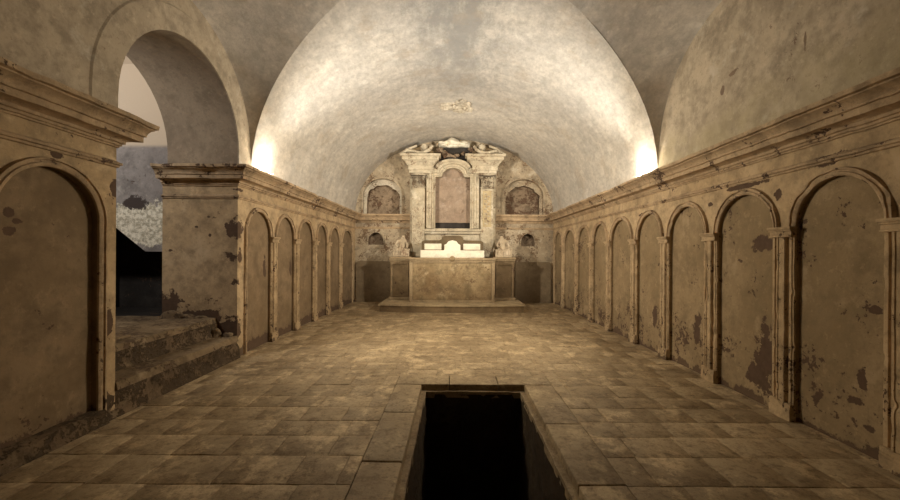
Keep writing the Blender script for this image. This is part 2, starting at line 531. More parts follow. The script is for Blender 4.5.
# holes: u0, u1, base, spring, rise
def arch(u0, u1, z0, spring, rise, n=20):
    c, h = (u0 + u1) / 2, (u1 - u0) / 2
    us = [c - h * math.cos(PI * i / n) for i in range(n + 1)]
    def hi(u):
        t = max(-1, min(1, (u - c) / h))
        return spring + rise * math.sqrt(max(0, 1 - t * t))
    return dict(u0=u0, u1=u1, lo=lambda u: z0, hi=hi, us=us, z0=z0, c=c, h=h, spring=spring, rise=rise)

def outline(H, grow=0.0, z0=None):
    """open line from foot to foot, over the arch"""
    c, h = H['c'], H['h'] + grow
    z0 = H['z0'] if z0 is None else z0
    pts = [(c - h, z0)]
    n = 24
    for i in range(n + 1):
        a = PI - PI * i / n
        pts.append((c + h * math.cos(a), H['spring'] + (H['rise'] + grow) * math.sin(a)))
    pts.append((c + h, z0))
    return pts

def wall_sheet(bm, P, u0, u1, z0, top, holes=(), extra=(), step=0.6):
    us = {round(u0, 5), round(u1, 5)}
    k = u0
    while k < u1:
        us.add(round(k, 5))
        k += step
    for H in holes:
        for u in H['us']:
            us.add(round(u, 5))
    for u in extra:
        if u0 <= u <= u1:
            us.add(round(u, 5))
    us = sorted(us)
    topf = top if callable(top) else (lambda u: top)
    for a, b in zip(us, us[1:]):
        if b - a < 1e-4:
            continue
        m = (a + b) / 2
        hs = sorted([H for H in holes if H['u0'] < m < H['u1']], key=lambda H: H['lo'](m))
        seg_lo = (z0, z0)
        for H in hs + [None]:
            if H is None:
                hi2 = (topf(a), topf(b))
            else:
                hi2 = (H['lo'](a), H['lo'](b))
            if hi2[0] - seg_lo[0] > 1e-4 or hi2[1] - seg_lo[1] > 1e-4:
                vs = [bm.verts.new(P(a, seg_lo[0], 0)), bm.verts.new(P(b, seg_lo[1], 0)), bm.verts.new(P(b, hi2[1], 0)), bm.verts.new(P(a, hi2[0], 0))]
                bm.faces.new(vs)
            if H is not None:
                seg_lo = (H['hi'](a), H['hi'](b))

PR = lambda u, z, o: (HW - o, u, z)
PL = lambda u, z, o: (-HW + o, u, z)
PB = lambda u, z, o: (u, YB - o, z)

def vault_z(x):
    return EYE + 1.3 + VB * math.sqrt(max(0, 1 - (x / HW) ** 2))
def wall_z(u):
    k = min(1, abs(u - YC) / RC)
    return EYE + 1.3 + RC * (1 - k ** 2.3) ** (1 / 2.3)

# ------------------------------------------------------------------ floor with the pit cut out
PX0, PX1, PY0, PY1 = -0.38, 0.86, 1.9, 4.86
FX0, FX1, FY0, FY1 = -0.70, 1.20, 1.55, 5.20
bm = bmesh.new()
tone = bm.faces.layers.float.new('tone_f')
def slab(x0, x1, y0, y1, rnd):
    if x1 - x0 < 0.03 or y1 - y0 < 0.03:
        return
    g = 0.001 + rnd.random() * 0.003
    zt = rnd.uniform(-0.003, 0.002)
    tx, ty = rnd.uniform(-0.004, 0.004), rnd.uniform(-0.004, 0.004)
    cx, cy = (x0 + x1) / 2, (y0 + y1) / 2
    def pt(x, y, z):
        jx, jy = noise.noise((x * 7, y * 7, 1)) * 0.012, noise.noise((x * 7, y * 7, 9)) * 0.012
        return bm.verts.new((x + jx, y + jy, z + zt + (x - cx) * tx + (y - cy) * ty))
    def ring(ins, z, n=3):
        a, b, c, d = x0 + g + ins, x1 - g - ins, y0 + g + ins, y1 - g - ins
        out = []
        for (p, q) in (((a, c), (b, c)), ((b, c), (b, d)), ((b, d), (a, d)), ((a, d), (a, c))):
            for i in range(n):
                t = i / n
                out.append(pt(p[0] + (q[0] - p[0]) * t, p[1] + (q[1] - p[1]) * t, z))
        return out
    r0, r1, r2 = ring(0, -0.018), ring(0.0, -0.003), ring(0.005, 0.0)
    tn = rnd.random()
    for a, b in ((r0, r1), (r1, r2)):
        for i in range(len(a)):
            j = (i + 1) % len(a)
            f = bm.faces.new((a[i], a[j], b[j], b[i]))
            f[tone] = tn
    f = bm.faces.new(r2)
    f[tone] = tn
rnd = random.Random(3)
y = -2.0
while y < YB + 0.2:
    h = rnd.uniform(0.30, 0.40)
    ye = min(y + h, YB + 0.2)
    x = -4.0 + rnd.uniform(-0.3, 0)
    while x < 3.6:
        xe = x + rnd.choice((0.34, 0.40, 0.44, 0.52))
        inside_y = ye > FY0 and y < FY1
        if inside_y and xe > FX0 and x < FX1:
            if x < FX0:
                slab(x, FX0, y, ye, rnd)
            if xe > FX1:
                slab(FX1, xe, y, ye, rnd)
            if y < FY0:
                slab(max(x, FX0), min(xe, FX1), y, FY0, rnd)
            if ye > FY1:
                slab(max(x, FX0), min(xe, FX1), FY1, ye, rnd)
        else:
            slab(x, xe, y, ye, rnd)
        x = xe
    y = ye
for (a, b, c, d) in ((-4.4, FX0, -5, YB + .2), (FX1, 3.7, -5, YB + .2), (FX0, FX1, -5, FY0), (FX0, FX1, FY1, YB + .2)):
    f = bm.faces.new([bm.verts.new(p) for p in ((a, c, -0.009), (b, c, -0.009), (b, d, -0.009), (a, d, -0.009))])
    f[tone] = 0.0
fl = struct('floor', bm, 'floor', merge=False)
me = fl.data
src = [v.value for v in me.attributes['tone_f'].data]
at = me.attributes.new('tone', 'FLOAT', 'FACE')
for i, v in enumerate(src):
    at.data[i].value = v

# ------------------------------------------------------------------ vault
bm = bmesh.new()
def strip_rows(rows):
    prev = None
    for r in rows:
        cur = [bm.verts.new(p) for p in r]
        if prev:
            for i in range(len(cur) - 1):
                bm.faces.new((prev[i], prev[i + 1], cur[i + 1], cur[i]))
        prev = cur
def wav(p):
    x, y, z = p
    k = 0.018 * noise.noise((x * 0.9, y * 0.9, z * 0.9)) + 0.006 * noise.noise((x * 3, y * 3, z * 3))
    e = min(1, max(0, (abs(z - 2.88)) * 2)) * min(1, abs(abs(y - YC) - RC) * 1.5 + (0 if abs(y - YC) < RC else 0))
    return (x, y, z - k * e)
def ell(xg, n):
    t0 = math.acos(max(-1, min(1, xg / HW)))
    return [(HW * math.cos(t0 + (PI - 2 * t0) * i / n), EYE + 1.3 + VB * math.sin(t0 + (PI - 2 * t0) * i / n)) for i in range(n + 1)]
N = 64
def bar(ya, yb, st=0.15):
    n = int((yb - ya) / st)
    strip_rows([[wav((x, ya + (yb - ya) * j / n, z)) for x, z in ell(HW, N)] for j in range(n + 1)])
bar(YC + RC, YB + 0.05)
bar(-5.0, YC - RC)
ks = [math.sin(PI / 2 * i / 48) for i in range(49)]
us = sorted({round(s * k, 6) for k in ks for s in (-1, 1)})
strip_rows([[wav((x, YC + RC * u, z)) for x, z in ell(HW * abs(u), N)] for u in us])
for s in (-1, 1):
    rows = []
    for u in us:
        yy = YC + RC * u
        xg = HW * abs(u)
        zg, zw = vault_z(xg), wall_z(yy)
        rows.append([(s * (HW + (xg - HW) * k / 10), yy, zw + (zg - zw) * (k / 10) ** 0.85) for k in range(11)])
    strip_rows(rows)
struct('ceiling', bm, 'vault', ang=28)

# ------------------------------------------------------------------ niches and walls
RP = [2.90, 3.96, 5.085, 6.19, 7.25, 8.44, 9.51, 10.67, 11.98]      # pilaster centres, right wall
LP = [7.25, 8.30, 9.40, 10.41, 11.56]                               # left wall
SPR, RISE = 1.87, 0.41
R_N = [arch(a + 0.13, b - 0.13, 0.0, SPR, RISE) for a, b in zip(RP, RP[1:])] + [arch(12.11, 12.98, 0, SPR, RISE)]
L_N = [arch(6.31, 7.12, 0, SPR, RISE)] + [arch(a + 0.13, b - 0.13, 0, SPR, RISE) for a, b in zip(LP, LP[1:])] + [arch(11.69, 12.85, 0, SPR, RISE)]
L_NEAR = arch(2.84, 3.68, 0.0, SPR, RISE)
J0, J1, AT = 3.88, 6.06, 1.14           # left opening: jambs and wall thickness
ysamp = [YC + RC * u for u in us]

bm = bmesh.new()
wall_sheet(bm, PR, -5, YB, -0.02, lambda u: (wall_z(u) if abs(u - YC) < RC else ZC + 0.01), R_N, extra=ysamp + [YC - RC - .001, YC + RC + .001])
bm2 = bmesh.new()
# split lower wall and lunette so each keeps its own plaster
bm.free()
bm = bmesh.new()
wall_sheet(bm, PR, -5, YB, -0.02, ZC + 0.015, R_N)
struct('wall_right', bm, 'wall_r', ang=0)
bm = bmesh.new()
wall_sheet(bm, PR, YC - RC, YC + RC, ZC - 0.01, wall_z, (), extra=ysamp)
struct('wall_right_lunette', bm, 'lunette', ang=0)

bm = bmesh.new()
wall_sheet(bm, PL, -5, J0, -0.02, ZC + 0.015, [L_NEAR])
wall_sheet(bm, PL, J1, YB, -0.02, ZC + 0.015, L_N)
for yj in (J0, J1):       # jambs of the opening
    vs = [bm.verts.new(p) for p in ((-HW, yj, -0.02), (-HW - AT, yj, -0.02), (-HW - AT, yj, ZC - 0.01), (-HW, yj, ZC - 0.01))]
    bm.faces.new(vs)
struct('wall_left', bm, 'wall_l', ang=0)
OPENH = arch(J0, J1, ZC - 0.2, ZC + 0.22, (J1 - J0) / 2, n=40)
OPEN = arch(J0, J1, ZC, ZC + 0.22, (J1 - J0) / 2, n=40)
bm = bmesh.new()
wall_sheet(bm, PL, YC - RC, YC + RC, ZC - 0.01, wall_z, [OPENH], extra=ysamp)
struct('wall_left_lunette', bm, 'lunette', ang=0)
# soffit of the big opening
bm = bmesh.new()
ol = outline(OPEN, 0, ZC - 0.02)
rows = 12
for k in range(rows):
    x0, x1 = -HW - AT * k / rows, -HW - AT * (k + 1) / rows
    band(bm, [(x0, u, z) for u, z in outline(OPEN, .10 * k / rows, ZC - .02)], [(x1, u, z) for u, z in outline(OPEN, .10 * (k + 1) / rows, ZC - .02)])
struct('trim_arch_soffit', bm, 'soffit', ang=50)
# raised band round the opening
bm = bmesh.new()
oi, oo = outline(OPEN, 0.0, ZC), outline(OPEN, 0.28, ZC)
FA = [(-HW + 0.014, u, z) for u, z in oi]
FB = [(-HW + 0.014, u, z) for u, z in oo]
band(bm, FA, FB)
band(bm, FB, [(-HW - 0.001, u, z) for u, z in outline(OPEN, 0.30, ZC)])
band(bm, FA, [(-HW - 0.005, u, z) for u, z in oi])
struct('trim_arch_band', bm, 'lunette')

# ---- the room beyond the opening
bm = bmesh.new()
YP = 6.30
XP0, XP1 = -7.6, -HW - AT
DOOR_SHADE = dict(u0=-6.6, u1=-4.50, lo=lambda u: 0.55, hi=lambda u: 1.60 + max(0, (-4.86 - u)) * 0.80 if u > -5.6 else 2.19, us=[-6.6, -5.6, -5.2, -4.86, -4.5])  # head slopes to draw the edge of a diagonal shadow
PP = lambda u, z, o: (u, YP - o, z)
def pv(x):
    c = (XP0 + XP1) / 2
    return 5.2
wall_sheet(bm, PP, XP0, XP1, 0.5, 5.3, [DOOR_SHADE])
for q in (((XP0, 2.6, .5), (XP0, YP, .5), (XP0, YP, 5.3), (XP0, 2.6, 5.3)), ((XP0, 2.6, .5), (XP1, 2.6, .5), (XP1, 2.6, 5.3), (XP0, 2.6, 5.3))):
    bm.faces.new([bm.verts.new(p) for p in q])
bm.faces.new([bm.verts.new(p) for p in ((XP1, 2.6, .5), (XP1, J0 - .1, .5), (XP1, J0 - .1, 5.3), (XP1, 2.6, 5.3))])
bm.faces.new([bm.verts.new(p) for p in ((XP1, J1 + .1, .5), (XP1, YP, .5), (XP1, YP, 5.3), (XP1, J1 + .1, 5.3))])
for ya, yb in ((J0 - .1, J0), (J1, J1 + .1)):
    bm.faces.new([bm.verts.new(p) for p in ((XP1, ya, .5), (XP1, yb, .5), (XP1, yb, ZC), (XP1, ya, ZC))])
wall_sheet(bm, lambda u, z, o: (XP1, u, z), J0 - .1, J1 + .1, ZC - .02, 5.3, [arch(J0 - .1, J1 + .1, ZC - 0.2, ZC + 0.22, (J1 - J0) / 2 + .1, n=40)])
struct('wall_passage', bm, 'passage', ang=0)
bm = bmesh.new()
cs = [(2.6 + (YP - 2.6) * i / 16, 4.55 + 0.9 * math.sin(PI * i / 16)) for i in range(17)]
band(bm, [(XP0, a, b) for a, b in cs], [(XP1, a, b) for a, b in cs])
struct('ceiling_passage', bm, 'passage', ang=50)
# dark recess behind the low doorway, whose slanting head imitates a shadow edge
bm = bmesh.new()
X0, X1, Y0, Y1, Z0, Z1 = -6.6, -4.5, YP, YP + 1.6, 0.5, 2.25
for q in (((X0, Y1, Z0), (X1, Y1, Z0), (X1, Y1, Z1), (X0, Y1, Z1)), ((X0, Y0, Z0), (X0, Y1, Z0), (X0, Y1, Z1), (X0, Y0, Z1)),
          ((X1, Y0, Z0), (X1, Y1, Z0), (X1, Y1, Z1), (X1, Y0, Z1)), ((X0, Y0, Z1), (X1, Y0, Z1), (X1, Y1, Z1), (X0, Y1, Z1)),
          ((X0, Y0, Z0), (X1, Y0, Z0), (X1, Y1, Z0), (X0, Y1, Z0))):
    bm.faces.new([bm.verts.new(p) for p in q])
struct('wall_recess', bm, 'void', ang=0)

# ---- wall behind the camera
bm = bmesh.new()
wall_sheet(bm, lambda u, z, o: (u, -5 + o, z), -HW, HW, -0.02, lambda u: vault_z(u), (), extra=[HW * math.cos(PI * i / 30) for i in range(31)])
struct('wall_front', bm, 'wall_r', ang=0)

# ---- back wall
UPN = [arch(-3.02, -1.74, ZC + 0.02, ZC + 0.62, 0.56), arch(1.62, 2.94, ZC + 0.02, ZC + 0.62, 0.56)]
SMN = [arch(-2.84, -2.34, 1.88, 2.02, 0.27), arch(2.22, 2.66, 1.86, 2.02, 0.25)]
bm = bmesh.new()
wall_sheet(bm, PB, -HW, HW, -0.02, lambda u: vault_z(u) + 0.02, UPN + SMN, extra=[HW * math.cos(PI * i / 40) for i in range(41)])
struct('wall_back', bm, 'back', ang=0)

CORN = [(0, 2.60), (.02, 2.60), (.02, 2.615), (.035, 2.62), (.035, 2.64), (.052, 2.645), (.052, 2.67), (.075, 2.685), (.15, 2.692), (.15, 2.745),
        (.168, 2.75), (.168, 2.765), (.18, 2.785), (.205, 2.81), (.232, 2.822), (.232, 2.835), (.262, 2.842), (.262, 2.882), (.0, 2.895)]
ARCHI = [(0, 2.405), (.018, 2.41), (.018, 2.428), (.034, 2.433), (.034, 2.455), (.012, 2.465), (0, 2.475)]
XL = -HW - AT
paths = [('left', [(-HW, -5), (-HW, J0), (XL, J0)], False), ('left_far', [(XL, J1), (-HW, J1), (-HW, YB), (-1.42, YB)], False),
         ('right', [(HW, -5), (HW, YB), (1.36, YB)], True)]
for i, (nm, pa, lf) in enumerate(paths):
    bm = bmesh.new()
    sweep(bm, CORN, pa, lf, step=0.10, wear=0.016)
    struct('trim_%d' % (i + 1), bm, 'trim', ang=30)
for i, (nm, pa, lf) in enumerate(paths):
    bm = bmesh.new()
    sweep(bm, ARCHI, pa, lf, step=0.10, wear=0.012)
    struct('trim_%d' % (i + 4), bm, 'trim', ang=30)

# ---- niche things
ORD = ['nearest the camera', 'second from the camera', 'third from the camera', 'fourth from the camera', 'fifth from the camera',
       'sixth from the camera', 'seventh from the camera', 'third from the altar end', 'second from the altar end', 'nearest the altar end']
def niche(H, P, mat, label, group, feet=(False, False), depth=0.03, shaft_top=SPR):
    base = P(H['c'], 0, 0)
    t = thing('wall_niche', label, 'niche', base, group)
    bm = bmesh.new()
    ol = outline(H)
    # gridded back with a slight hollow
    nu, nz = 10, 22
    G = []
    for i in range(nu + 1):
        u = H['u0'] + (H['u1'] - H['u0']) * i / nu
        u = H['c'] - H['h'] * math.cos(PI * i / nu)
        col = []
        for j in range(nz + 1):
            z = (H['hi'](u) + 0.0) * j / nz
            d = -depth - 0.010 * math.sin(PI * i / nu) + 0.008 * noise.noise((u * 3, z * 3, base[0]))
            if i in (0, nu) :
                d = -depth
            col.append(bm.verts.new(P(u, z, d)))
        G.append(col)
    for i in range(nu):
        for j in range(nz):
            bm.faces.new((G[i][j], G[i + 1][j], G[i + 1][j + 1], G[i][j + 1]))
    band(bm, [P(u, z, 0) for u, z in ol], [P(u, z, -depth - 0.012) for u, z in ol])
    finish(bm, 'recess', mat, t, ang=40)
    # archivolt: three-step moulding swept over the arch
    bm = bmesh.new()
    prof = [(-0.004, 0.0), (-0.004, 0.02), (0.012, 0.032), (0.026, 0.034), (0.032, 0.022), (0.046, 0.022), (0.050, 0.038), (0.064, 0.038), (0.070, 0.0)]
    prev = None
    n = 30
    line = []
    if feet[0]:
        for k in range(13):
            line.append((None, -1, (H['spring'] - 0.02) * k / 12))
    for i in range(n + 1):
        line.append((PI - PI * i / n, 0, 0))
    if feet[1]:
        for k in range(13):
            line.append((None, 1, (H['spring'] - 0.02) * (1 - k / 12)))
    for a, sd, zz in line:
        cur = []
        for g, o in prof:
            if a is None:
                u, z = H['c'] + sd * (H['h'] + g), zz
            else:
                u, z = H['c'] + (H['h'] + g) * math.cos(a), H['spring'] + (H['rise'] + g) * math.sin(a)
            if o > 0.001:
                o = max(0.004, o + 0.004 * noise.noise((u * 12, z * 12, base[0])) - max(0, noise.noise((u * 7, z * 7, 4 + base[0])) - 0.3) * 0.07)
            cur.append(bm.verts.new(P(u, z, o)))
        if prev:
            for j in range(len(cur) - 1):
                bm.faces.new((prev[j], prev[j + 1], cur[j + 1], cur[j]))
        else:
            bm.faces.new(cur)
        prev = cur
    bm.faces.new(prev[::-1])
    finish(bm, 'archivolt', 'trim', t, ang=30)
    return t

GR, GL = 'blind arched niches along the right wall', 'blind arched niches along the left wall'
rl = ['blind arched niche with dark scattered plaster losses, nearest the camera on the right wall',
      'blind arched niche with a dark bare patch low down, second from camera, right wall',
      'blind arched niche on the right wall, third from the camera, flaking near its foot',
      'blind arched niche on the right wall, fourth from the camera',
      'blind arched niche on the right wall, fifth from the camera',
      'blind arched niche on the right wall, fourth from the altar end',
      'blind arched niche on the right wall, third from the altar end',
      'blind arched niche on the right wall, second from the altar end',
      'narrow blind arched niche on the right wall, last one beside the back wall']
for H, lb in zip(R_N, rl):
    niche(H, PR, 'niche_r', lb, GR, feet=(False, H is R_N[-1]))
ll = ['blind arched niche on the left wall, first one beyond the big arched opening',
      'blind arched niche on the left wall, second one beyond the big arched opening',
      'blind arched niche on the left wall, third one beyond the big arched opening',
      'blind arched niche on the left wall, third from the altar end',
      'blind arched niche on the left wall, second from the altar end',
      'blind arched niche on the left wall, last one beside the back wall']
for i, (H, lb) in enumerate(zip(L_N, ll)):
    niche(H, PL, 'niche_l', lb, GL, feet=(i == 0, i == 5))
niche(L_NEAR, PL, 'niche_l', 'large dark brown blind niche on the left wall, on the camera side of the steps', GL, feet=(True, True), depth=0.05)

# ---- pilasters
def pilaster(loc, label, group):
    t = thing('pilaster', label, 'pilaster', loc, group)
    half = [(0, -.13), (.022, -.13), (.024, -.118), (.034, -.112), (.034, -.088), (.018, -.082), (.018, -.060), (.040, -.057), (.052, -.048),
            (.052, -.030), (.044, -.026), (.044, 0)]
    prof = half + [(a, -b) for a, b in reversed(half[:-1])]
    def col(zs, f, name):
        bm = bmesh.new()
        prev = None
        for z in zs:
            k = f(z)
            cur = [bm.verts.new((-(a * k), b * (1 + (k - 1) * 0.25), z)) for a, b in prof]
            if prev:
                for j in range(len(cur) - 1):
                    bm.faces.new((prev[j], prev[j + 1], cur[j + 1], cur[j]))
            else:
                bm.faces.new(cur)
            prev = cur
        bm.faces.new(prev[::-1])
        for v in bm.verts:
            if v.co.x < -0.01:
                p = v.co * 7 + Vector((loc[1] * 3, 0, 0))
                v.co.x += 0.003 * noise.noise(p) + max(0, noise.noise(p * 1.3) - 0.30) * 0.05
                v.co.x = min(v.co.x, -0.012)
                v.co.y += 0.002 * noise.noise(p + Vector((9, 9, 9)))
        bmesh.ops.translate(bm, verts=bm.verts, vec=Vector(t.location))
        finish(bm, name, 'pil', t, ang=30)
    col([0.16 + (1.79 - 0.16) * i / 60 for i in range(61)], lambda z: 1.0, 'shaft')
    # base: two tiers
    bm = bmesh.new()
    for (z0, z1, o, h) in ((0, .09, .058, .131), (.09, .115, .053, .130), (.115, .16, .049, .129)):
        t2 = grid_box(-o, 0.0, -h, h, z0, z1, 0.03)
        me = D.meshes.new('t'); t2.to_mesh(me); t2.free(); bm.from_mesh(me); D.meshes.remove(me)
    jit(bm, 0.014, 9, [v for v in bm.verts if v.co.x < -0.02])
    bmesh.ops.translate(bm, verts=bm.verts, vec=Vector(t.location))
    finish(bm, 'base', 'pil', t)
    bm = bmesh.new()
    for (z0, z1, o, h) in ((1.775, 1.79, .062, .132), (1.79, 1.83, .054, .131), (1.83, 1.848, .066, .136), (1.848, 1.875, .078, .142)):
        chamfer_box(bm, -o, 0.0, -h, h, z0, z1, 0.004)
    bmesh.ops.translate(bm, verts=bm.verts, vec=Vector(t.location))
    finish(bm, 'capital', 'pil', t)
    return t
G1, G2 = 'pilasters between the niches of the right wall', 'pilasters between the niches of the left wall'
proto = {}
rpl = ['moulded pilaster cut by the right edge of the picture, on the right wall',
       'moulded pilaster on the right wall between the first and second niches from the camera',
       'moulded pilaster on the right wall between the second and third niches from the camera',
       'moulded pilaster on the right wall between the third and fourth niches from the camera',
       'moulded pilaster on the right wall between the fourth and fifth niches from the camera',
       'thin-looking pilaster on the right wall, fourth from the altar end',
       'thin-looking pilaster on the right wall, third from the altar end',
       'thin-looking pilaster on the right wall, second from the altar end',
       'last pilaster on the right wall before the back wall']
for yy, lb in zip(RP, rpl):
    pilaster((HW, yy, 0), lb, G1)
lpl = ['pilaster on the left wall between the first two niches beyond the opening',
       'pilaster on the left wall between the second and third niches beyond the opening',
       'middle one of the five pilasters on the left wall',
       'pilaster on the left wall, second from the altar end',
       'last pilaster on the left wall before the back wall']
for yy, lb in zip(LP, lpl):
    t = pilaster((HW, yy, 0), lb, G2)
    t.location = (-HW, yy, 0)
    t.rotation_euler = (0, 0, PI)

# ------------------------------------------------------------------ steps and rubble at the opening
def rough_box(name, x0, x1, y0, y1, z0, z1, mat, amp, parent=None, s=4.5, step=0.07):
    bm = grid_box(x0, x1, y0, y1, z0, z1, step)
    for v in bm.verts:
        p = v.co.copy()
        edge = 1.0 if (abs(p.z - z1) < 1e-4 and abs(p.x - x1) < 1e-4) else 0.35 if abs(p.z - z1) < 1e-4 else 0.8
        n1 = noise.noise(p * s)
        n2 = noise.noise(p * s + Vector((9, 3, 5)))
        if p.z > z0 + 1e-3:
            v.co.x += (n1 * amp * edge) - (amp * 0.7 * edge if abs(p.x - x1) < 1e-4 else 0)
            v.co.z += n2 * amp * 0.4 * edge - (abs(n1) * amp * 0.8 if edge == 1.0 else 0)
    return finish(bm, name, mat, parent, ang=40)
t = thing('stone_step', 'lower worn stone step under the arched opening, with a rough broken riser', 'step', (-3.3, 4.9, 0), 'steps up to the arched opening')
rough_box('tread', -3.78, -3.255, 3.882, 6.058, 0.25, 0.33, 'step', 0.035, t)
rough_box('riser', -3.78, -3.225, 3.72, 6.058, 0.0, 0.265, 'riser', 0.07, t, s=5)
t = thing('stone_step', 'upper worn stone step under the arched opening, leading to the landing', 'step', (-3.8, 4.9, 0.33), 'steps up to the arched opening')
rough_box('tread', -4.3, -3.58, 3.882, 6.058, 0.53, 0.605, 'step', 0.03, t)
rough_box('riser', -4.2, -3.56, 3.882, 6.058, 0.33, 0.54, 'riser', 0.05, t, s=5)
bm = grid_box(-7.6, -4.25, 2.6, 6.3, 0.40, 0.585, 0.12)
jit(bm, 0.012, 4)
o = finish(bm, 'floor_landing', 'step')
o['kind'] = 'structure'
o = rough_box('loose_slab', -4.10, -3.72, 4.05, 4.62, 0.612, 0.64, 'step', 0.02)
tag(o, 'thin broken slab lying on the upper step near the left jamb', 'slab')
rub = [(-4.22, 5.98, .62, .16, .07, .10), (-3.98, 6.0, .615, .12, .05, .05), (-3.78, 6.0, .61, .10, .05, .035), (-3.56, 5.98, .36, .10, .06, .10), (-3.38, 6.0, .34, .07, .05, .06)]
rl = ['biggest rubble stone against the far jamb on the landing', 'rubble stone at the jamb, between the big stone and the thin one', 'flat rubble stone on the upper step at the jamb foot',
      'broken rubble stone on the lower step against the far jamb', 'small rubble stone on the lower step at the pier corner']
for (x, y, z, a, b, c), lb in zip(rub, rl):
    bm = bmesh.new()
    blob(bm, (x, y, z), (a, b, c), 0.5, 7, 3)
    tag(finish(bm, 'rubble_stone', 'step', ang=60), lb, 'stone', 'rubble along the jamb of the opening')
o = rough_box('masonry_footing', -3.42, -3.19, 1.6, 3.72, 0.0, 0.13, 'riser', 0.06, s=5)
tag(o, 'dark crumbling masonry footing below the niche left of the steps', 'footing')

# ------------------------------------------------------------------ the pit
t = thing('floor_pit', 'open rectangular pit in the floor, black inside with a stone border', 'pit', (0.24, 4.86, 0))
def border(x0, x1, y0, y1, tn):
    bm = bmesh.new()
    chamfer_box(bm, x0 + .004, x1 - .004, y0 + .004, y1 - .004, -0.16, 0.004 + tn * 0.006, 0.012)
    bmesh.ops.subdivide_edges(bm, edges=list(bm.edges), cuts=1, use_grid_fill=True)
    jit(bm, 0.007, 8)
    o = finish(bm, 'border_slab', 'border', t, ang=50)
    a = o.data.attributes.new('tone', 'FLOAT', 'FACE')
    for d in a.data:
        d.value = tn
for (x0, x1, y0, y1, tn) in ((FX0, PX0, 4.0, PY1, .4), (FX0, PX0, 3.05, 4.0, .7), (FX0, PX0, FY0, 3.05, .2),
                             (PX1, FX1, 3.75, PY1, .3), (PX1, FX1 + .0, 2.75, 3.75, .8), (PX1, FX1, FY0, 2.75, .5),
                             (FX0, -0.05, PY1, FY1, .6), (-0.05, 0.55, PY1, FY1, .35), (0.55, FX1, PY1, FY1, .7), (PX0, PX1, FY0, PY0, .4)):
    border(x0, x1, y0, y1, tn)
bm = bmesh.new()
lip = 0.05
for (x0, x1, y0, y1) in ((PX0 - .02, PX0 + lip, PY0, PY1), (PX1 - lip, PX1 + .02, PY0, PY1), (PX0 + lip, PX1 - lip, PY1 - lip, PY1 + .02), (PX0 + lip, PX1 - lip, PY0 - .02, PY0 + lip)):
    g = grid_box(x0, x1, y0, y1, -0.14, -0.065, 0.05)
    jit(g, 0.010, 8)
    me = D.meshes.new('t'); g.to_mesh(me); g.free(); bm.from_mesh(me); D.meshes.remove(me)
finish(bm, 'rim', 'border', t)
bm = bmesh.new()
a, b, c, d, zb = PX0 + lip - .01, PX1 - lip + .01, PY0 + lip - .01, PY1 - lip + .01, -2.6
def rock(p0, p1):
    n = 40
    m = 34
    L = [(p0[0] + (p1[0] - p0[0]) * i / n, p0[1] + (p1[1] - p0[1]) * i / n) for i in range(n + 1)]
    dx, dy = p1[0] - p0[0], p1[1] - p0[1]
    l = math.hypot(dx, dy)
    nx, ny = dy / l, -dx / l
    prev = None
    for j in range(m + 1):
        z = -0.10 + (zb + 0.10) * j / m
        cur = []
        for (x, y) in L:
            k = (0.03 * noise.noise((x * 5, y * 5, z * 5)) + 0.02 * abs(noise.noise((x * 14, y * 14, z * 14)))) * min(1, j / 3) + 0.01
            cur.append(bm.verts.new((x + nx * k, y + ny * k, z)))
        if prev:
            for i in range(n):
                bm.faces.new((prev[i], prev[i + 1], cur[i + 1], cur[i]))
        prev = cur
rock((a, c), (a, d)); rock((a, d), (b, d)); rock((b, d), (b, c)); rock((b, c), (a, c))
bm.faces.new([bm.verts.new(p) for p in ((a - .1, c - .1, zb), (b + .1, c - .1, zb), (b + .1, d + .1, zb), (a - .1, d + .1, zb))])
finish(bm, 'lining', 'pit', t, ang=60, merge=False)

# ------------------------------------------------------------------ altar group
AX = -0.05
# altar platform
bm = bmesh.new()
pts = []
for i in range(25):
    k = -1 + 2 * i / 24
    pts.append((AX + 1.98 * k, 10.98 - 0.20 * (1 - k * k)))
pts += [(AX + 1.98, 13.2), (AX - 1.98, 13.2)]
prism(bm, pts, lambda x, y: (x, y, 0.0), lambda x, y: (x, y, 0.165))
t = thing('altar_platform', 'low bowed stone platform carrying the altar', 'step', (AX, 11.0, 0))
jit(bm, 0.008, 6)
finish(bm, 'riser', 'pedestal', t)
bm = bmesh.new()
pts2 = [(AX + (x - AX) * 1.018, y - 0.03 if y < 12 else y) for x, y in pts]
prism(bm, pts2, lambda x, y: (x, y, 0.165), lambda x, y: (x, y, 0.205))
jit(bm, 0.006, 6)
finish(bm, 'tread', 'altar_step', t)

# altar
t = thing('altar', 'broad altar block with stained ochre marbled front', 'altar', (AX, 11.5, 0.205))
bm = bmesh.new()
chamfer_box(bm, AX - 1.20, AX + 1.20, 11.49, 12.45, 0.205, 1.36, 0.012)
finish(bm, 'body', 'altar_trim', t)
bm = bmesh.new()
chamfer_box(bm, AX - 1.12, AX + 1.12, 11.468, 11.50, 0.27, 1.32, 0.01)
jit(bm, 0.003)
finish(bm, 'front_panel', 'altar', t)
bm = bmesh.new()
for s in (-1, 1):
    chamfer_box(bm, AX + s * 1.175 - .05, AX + s * 1.175 + .05, 11.44, 11.52, 0.205, 1.36, 0.012)
chamfer_box(bm, AX - 1.22, AX + 1.22, 11.45, 11.50, 0.205, 0.265, 0.01)
chamfer_box(bm, AX - 1.2, AX + 1.2, 11.455, 11.5, 1.325, 1.365, 0.008)
finish(bm, 'frame_moulding', 'altar_trim', t)
bm = bmesh.new()
chamfer_box(bm, AX - 1.24, AX + 1.24, 11.40, 12.5, 1.41, 1.48, 0.014)
chamfer_box(bm, AX - 1.22, AX + 1.22, 11.43, 12.5, 1.36, 1.41, 0.012)
jit(bm, 0.004)
finish(bm, 'altar_top', 'altar_trim', t)
